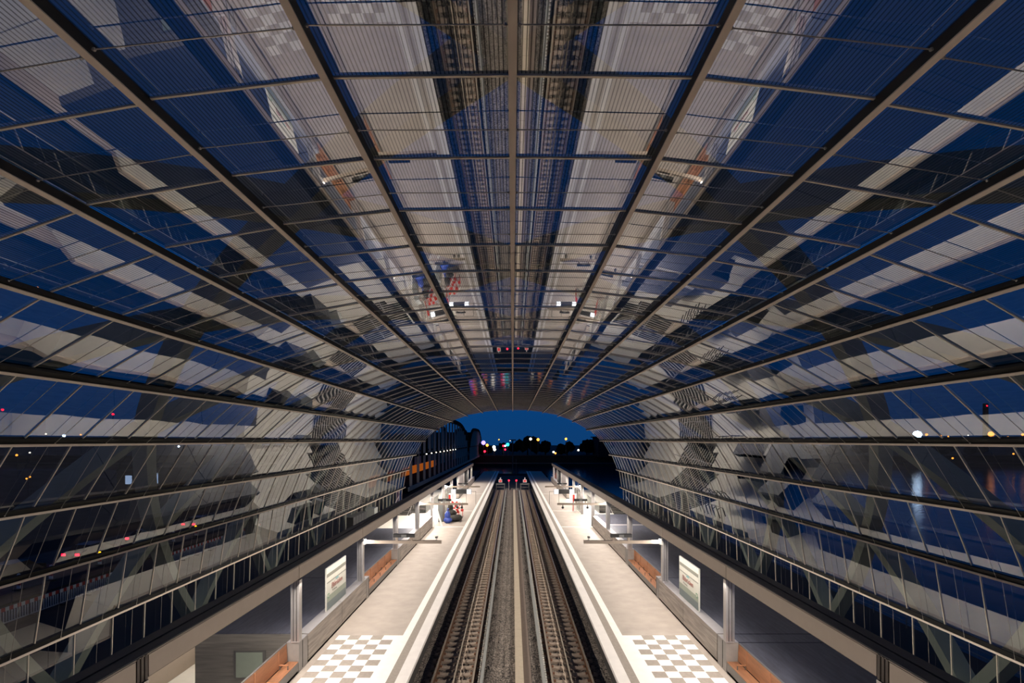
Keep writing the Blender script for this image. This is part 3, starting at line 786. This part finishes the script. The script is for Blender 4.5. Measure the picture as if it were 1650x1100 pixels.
for k, (x, y, h, w) in enumerate(big):
    tree(x, y, -1.0, h, w, ('tall round dark tree on the far bank right of the mast', 'lower dark tree touching the tall round one on the far bank', 'narrow dark tree just left of the mast on the far bank', 'broad dark tree on the far bank right of the street lamps')[k], 'trees on the far river bank')
# long dark shed on the right of the far bank
g = thing('long_shed', (98, 296, -2), 'long flat dark shed on the far bank at right', 'building')
m = MB(); m.box(-48, 60, 0, 22, 0, 11.6, 'dark_house'); m.build('walls', g)
m = MB(); m.box(-49, 61, -1, 23, 11.6, 12.2, 'bridge_dark'); m.build('roof', g)
m = MB()
for k in range(8): m.box(-20+k*5, -18+k*5, -.1, 0, 5, 6.2, 'machine_grey')
m.build('window_row', g)

# lamps of the city: (px, py, distance, radius, material, description)
def at(px, py, Y): return ((px-826)*Y/818, Y, 8+(709-py)*Y/818)
lamps = [
 (855,707,292,.75,'lamp_white','warm white street lamp right of the tall round tree'),
 (867,708,292,.8,'lamp_orange','orange street lamp next to the warm white one beyond the river'),
 (912,707,290,.7,'lamp_orange','solitary orange street lamp on a tall post beyond the river'),
 (932,725,289,.55,'lamp_white','low white lamp before the long dark shed'),
 (892,728,289,.6,'lamp_white','white light low on the far bank below the street lamps'),
 (895,730,289,.5,'lamp_orange','orange light low on the far bank beside the white one'),
 (818,716,291,.95,'lamp_teal','bright teal light left of the mast beyond the river'),
 (814,718,290,.5,'lamp_cold','small cold white light beside the teal light'),
 (811,718,290,.55,'lamp_red','small red light left of the teal light'),
 (814,724,289,.5,'lamp_red','red light below the teal light'),
 (796,720,290,.9,'lamp_white','white curved road light, upper of two'),
 (797,724,289,.8,'lamp_white','white curved road light, lower of two'),
 (779,713,300,1.3,'lamp_violet','violet glowing sign lamp beside the bridge end'),
 (785,717,298,.8,'lamp_orange','orange glow beside the violet sign lamp'),
 (781,727,296,.6,'lamp_red','red light below the violet sign lamp'),
 (822,709,320,.5,'lamp_white','tiny white light just left of the mast top'),
 (837,711,320,.4,'lamp_cold','tiny cold light just right of the mast'),
 (804,708,330,.4,'lamp_orange','tiny orange light above the teal light'),
 (1478,700,330,2.6,'lamp_cold','large cold white floodlight seen through the right glass wall'),
 (1493,700,330,.8,'lamp_orange','orange light just right of the large floodlight'),
 (1516,702,340,.6,'lamp_orange','small orange light further right of the large floodlight'),
 (1528,703,340,.5,'lamp_orange','faint orange light between the floodlight and the harbour lamp'),
 (1560,701,340,.4,'lamp_white','faint white light left of the harbour lamp'),
 (1597,699,330,1.7,'lamp_orange','large orange harbour lamp at the far right'),
 (1624,704,330,.6,'lamp_orange','small orange light right of the harbour lamp'),
 (1648,700,330,.8,'lamp_orange','orange light at the right edge of the view'),
 (1427,693,330,.7,'lamp_orange','orange light left of the large floodlight'),
 (1535,738,270,.5,'lamp_orange','orange lamp over the river on the right'),
 (1633,731,270,.45,'lamp_orange','second orange lamp over the river on the right'),
 (4,660,420,.9,'lamp_red','red aircraft warning light at the left edge'),
 (182,667,420,.9,'lamp_red','red aircraft warning light above the left skyline'),
 (78,707,300,.6,'lamp_beacon','yellow light on the left horizon, nearer the frame edge'),
 (90,706,300,.45,'lamp_orange','small orange light beside the yellow one on the left horizon'),
 (164,708,300,.6,'lamp_beacon','yellow light on the left horizon, farther from the frame edge'),
 (103,702,330,.9,'lamp_cold','white lit strip light on the left skyline'),
 (74,699,330,.5,'lamp_white','faint white light on the left skyline'),
 (130,700,330,.5,'lamp_orange','faint orange light on the left skyline'),
 (27,733,160,.35,'lamp_orange','orange lamp low at the left edge below the beam'),
 (48,729,160,.25,'lamp_white','pale lamp low at the left below the beam'),
 (121,749,120,.2,'lamp_orange','orange lamp among the dark yards, lower one'),
 (126,745,120,.2,'lamp_orange','orange lamp among the dark yards, upper one'),
 (43,771,110,.2,'lamp_orange','orange lamp near the left edge, lower of a pair'),
 (48,768,110,.2,'lamp_orange','orange lamp near the left edge, upper of a pair'),
 (288,719,300,.6,'lamp_cold','cold white lamp left of the hall wall, far away'),
]
for (px, py, Y, r_, mt, lb) in lamps:
    x, y, z = at(px, py, Y); gz = -1.0 if Y > 280 else (-7 if px > 900 else -4.2)
    if mt == 'lamp_red' and Y > 400: gz = -4.2
    L = thing('street_lamp', (x, y, gz), lb, 'lamp', 'lamps of the city beyond the hall')
    h = z-gz
    if h > .5:
        m = MB(); m.tube([(0, .3, 0), (0, .3, h)], .08 if Y < 200 else .14, 'mast', 6); m.build('pole', L)
    m = MB(); m.ball((0, 0, h), r_, mt, 8); m.build('lamp_head', L)

# red lattice tower seen through the right glass
g = thing('lattice_tower', ((1588-826)*400/818, 400, -1), 'slim dark tower with red lights beyond the right glass wall', 'tower')
m = MB(); m.bar((0,0,0),(0,0,38),2.4,2.4,'bridge_dark'); m.build('shaft', g)
m = MB(); m.ball((0,-1.3,36), .6, 'lamp_red', 6); m.build('warning_light', g)

# ---------------------------------------------------------------- river bridge at left
b = thing('river_bridge', (-19.8, 96, -1.2), 'dark steel truss bridge with lit hangers crossing the river at left', 'bridge')
m = MB(); m.box(-9, 0, 0, 236, -.9, 0, 'bridge_dark'); m.box(0, .25, 0, 236, -.5, .25, 'bridge_steel_lit'); m.build('deck', b)
def arch(y0, y1, h, x, base=6.5):
    m = MB(); N = 26; pts = []
    for k in range(N+1):
        t = k/N; pts.append((x, y0+(y1-y0)*t, base+(h-base)*(1-abs(2*t-1)**4)))
    for a, c in zip(pts[:-1], pts[1:]): m.bar(a, c, .8, 1.3, 'bridge_dark')
    return m, pts
for (y0, y1, h) in ((-2, 138, 15.6), (143, 234, 15.0)):
    for x in (-.6, -8.6):
        m, pts = arch(y0, y1, h, x); o = m.build('arch_chord', b)
        m = MB(); m.bar((x, y0, 6.0), (x, y1, 6.0), .3, .5, 'bridge_dark'); m.build('middle_chord', b)
        hm = MB(); hm.bar((0,0,0),(0,0,1),.35,.5,'bridge_steel_lit'); src = None
        N = 18 if y0 < 50 else 20
        for k in range(1, N):
            t = k/N; yy_ = y0+(y1-y0)*t; zz = 6.5+(h-6.5)*(1-abs(2*t-1)**4)
            if src is None: src = hm.build('hanger', b); c = src
            else: c = cp(src, b)
            c.location = (x, yy_, 0); c.scale = (1, 1, zz)
lm = MB(); lm.ball((0,0,0), .15, 'lamp_white', 6); src = None
for k in range(9):
    if src is None: src = lm.build('deck_lamp', b); c = src
    else: c = cp(src, b)
    c.location = (-.2, 22+k*7.5, 6.0)
m = MB(); m.box(-7, -6.8, -2, 80, .3, 2.4, 'bridge_glow'); tag(m.build('amber_glow_sheet', b), 'sheet of added amber glow seen between hangers')  # glowing sheet added in place of the amber light behind the hangers
g = thing('dark_backing_block', (-42, 345, -1), 'added dark steep-roofed block filling in behind the river bridge', 'building')  # added block, darkens the view of the sky through the truss
m = MB(); m.box(-26, 19, 0, 30, 0, 11, 'bridge_dark'); m.build('walls', g)
m = MB()
n = len(m.v); m.v += [(-26,0,11),(19,0,11),(19,30,11),(-26,30,11),(-20,6,14.5),(14,6,14.5),(14,24,14.5),(-20,24,14.5)]
for q in ((0,1,5,4),(1,2,6,5),(2,3,7,6),(3,0,4,7),(4,5,6,7)): m.f.append(q); m.m.append(m.mi('bridge_dark'))
m.build('roof', g)

# ---------------------------------------------------------------- left street
g = MB(); g.box(-46, -34, -20, 96, -4.2, -3.0, 'asphalt'); g.box(-45.6, -36, -20, 96, -3.0, -2.98, 'asphalt_pale'); tag(g.build('road'), 'street with pale carriageway outside the left glass wall', 'road', kind='structure')
g = MB(); g.box(-34, -19, -20, 96, -4.2, -3.1, 'asphalt'); tag(g.build('pavement'), 'dark forecourt between the hall and the street', 'pavement', kind='structure')
def car(x, y, lb):
    c = thing('car', (x, y, -2.98), lb, 'car', 'cars on the left street')
    m = MB(); sec = [(-2.1,.35),(-2.15,.75),(-1.5,.95),(-.9,1.38),(.7,1.42),(1.3,1.0),(2.05,.85),(2.1,.35)]
    for sgn in (-1, 1):
        n = len(m.v); m.v += [(sgn*.86*(1 if z < 1 else .84), -y_*-1, z) for (y_, z) in sec]
        m.f.append(tuple(n+i for i in (range(8) if sgn > 0 else range(7, -1, -1)))); m.m.append(m.mi('car_paint'))
    for k in range(8): a, d = k, (k+1) % 8; m.f.append((a, d, 8+d, 8+a)); m.m.append(m.mi('car_glass' if k in (2, 4) else 'car_paint'))
    m.build('body', c)
    for (wx, wy) in ((-.8,-1.3),(.8,-1.3),(-.8,1.3),(.8,1.3)):
        m = MB(); m.tube([(wx-.1, wy, .33), (wx+.1, wy, .33)], .33, 'tyre', 14); m.build('wheel', c)
    for e in (-1, 1):
        m = MB(); m.box(e*.45, e*.8, -2.2, -2.14, .66, .84, 'tail_light'); tag(m.build('tail_light', c), 'glowing red tail light')
for k, (x, y) in enumerate(((-39.5, 40), (-39.5, 47.5), (-39.5, 55), (-39.5, 64))):
    car(x, y, f'dark car with glowing red tail lights on the left street, {ORD[k]} counting into the picture')
for k, (x, y) in enumerate(((-36.2, 37.2), (-36.2, 39.8), (-36.2, 44.5), (-36.4, 54.5), (-36.2, 58))):
    g = thing('traffic_beacon', (x, y, -3.0), f'red and white warning beacon beside the left street, {ORD[k]} counting into the picture', 'beacon', 'warning beacons by the street')
    m = MB()
    for q in range(4): m.box(-.14, .14, -.03, .03, .15+q*.22, .37+q*.22, 'red_paint' if q % 2 else 'white_paint')
    m.build('striped_board', g)
    m = MB(); m.box(-.3, .3, -.2, .2, 0, .12, 'black'); m.build('foot', g)
    m = MB(); m.ball((0, 0, 1.15), .11, 'lamp_beacon' if k in (2, 4) else 'white_paint', 8); m.build('lamp', g)
y = 30.0; k = 0; src = None
while y < 60:
    if 40.4 < y < 43.5: y += 2.1; continue
    g = thing('barrier_fence', (-30.5, y, -3.1), f'red and white topped barrier fence panel outside the left glass, {ORD[k]} counting into the picture', 'fence', 'barrier fence panels')
    if src is None:
        m = MB()
        for q in range(8): m.box(-.02, .02, q*.25, q*.25+.25, .82, 1.05, 'red_paint' if q % 2 else 'white_paint')
        a = m.build('striped_board', g)
        m = MB()
        for q in range(12): m.box(-.015, .015, q*.17+.04, q*.17+.10, .15, .8, 'white_paint')
        m.box(-.02, .02, 0, 2, .1, .16, 'white_paint'); c_ = m.build('grille', g)
        m = MB(); m.box(-.3, .3, -.05, .1, 0, .1, 'black'); d_ = m.build('foot', g); src = (a, c_, d_)
    else:
        for o in src: cp(o, g)
    y += 2.1; k += 1
# lit kiosk windows far left
g = thing('office_block', (-78, 118, -4.2), 'low dark building with cold lit windows beyond the left street', 'building')
m = MB(); m.box(-14, 16, 0, 14, 0, 5.5, 'dark_house'); m.build('walls', g)
m = MB(); m.box(-14.3, 16.3, -.3, 14.3, 5.5, 5.9, 'bridge_dark'); m.build('roof', g)
m = MB()
for a in range(3): m.box(-7.5+a*1.1, -6.6+a*1.1, -.05, 0, 2.2, 4.6, 'window_lit')
tag(m.build('lit_window', g), 'cold lit window')
m = MB(); m.box(-12, -10.5, -.05, 0, 2.0, 4.0, 'window_lit'); tag(m.build('lit_window', g), 'cold lit window')
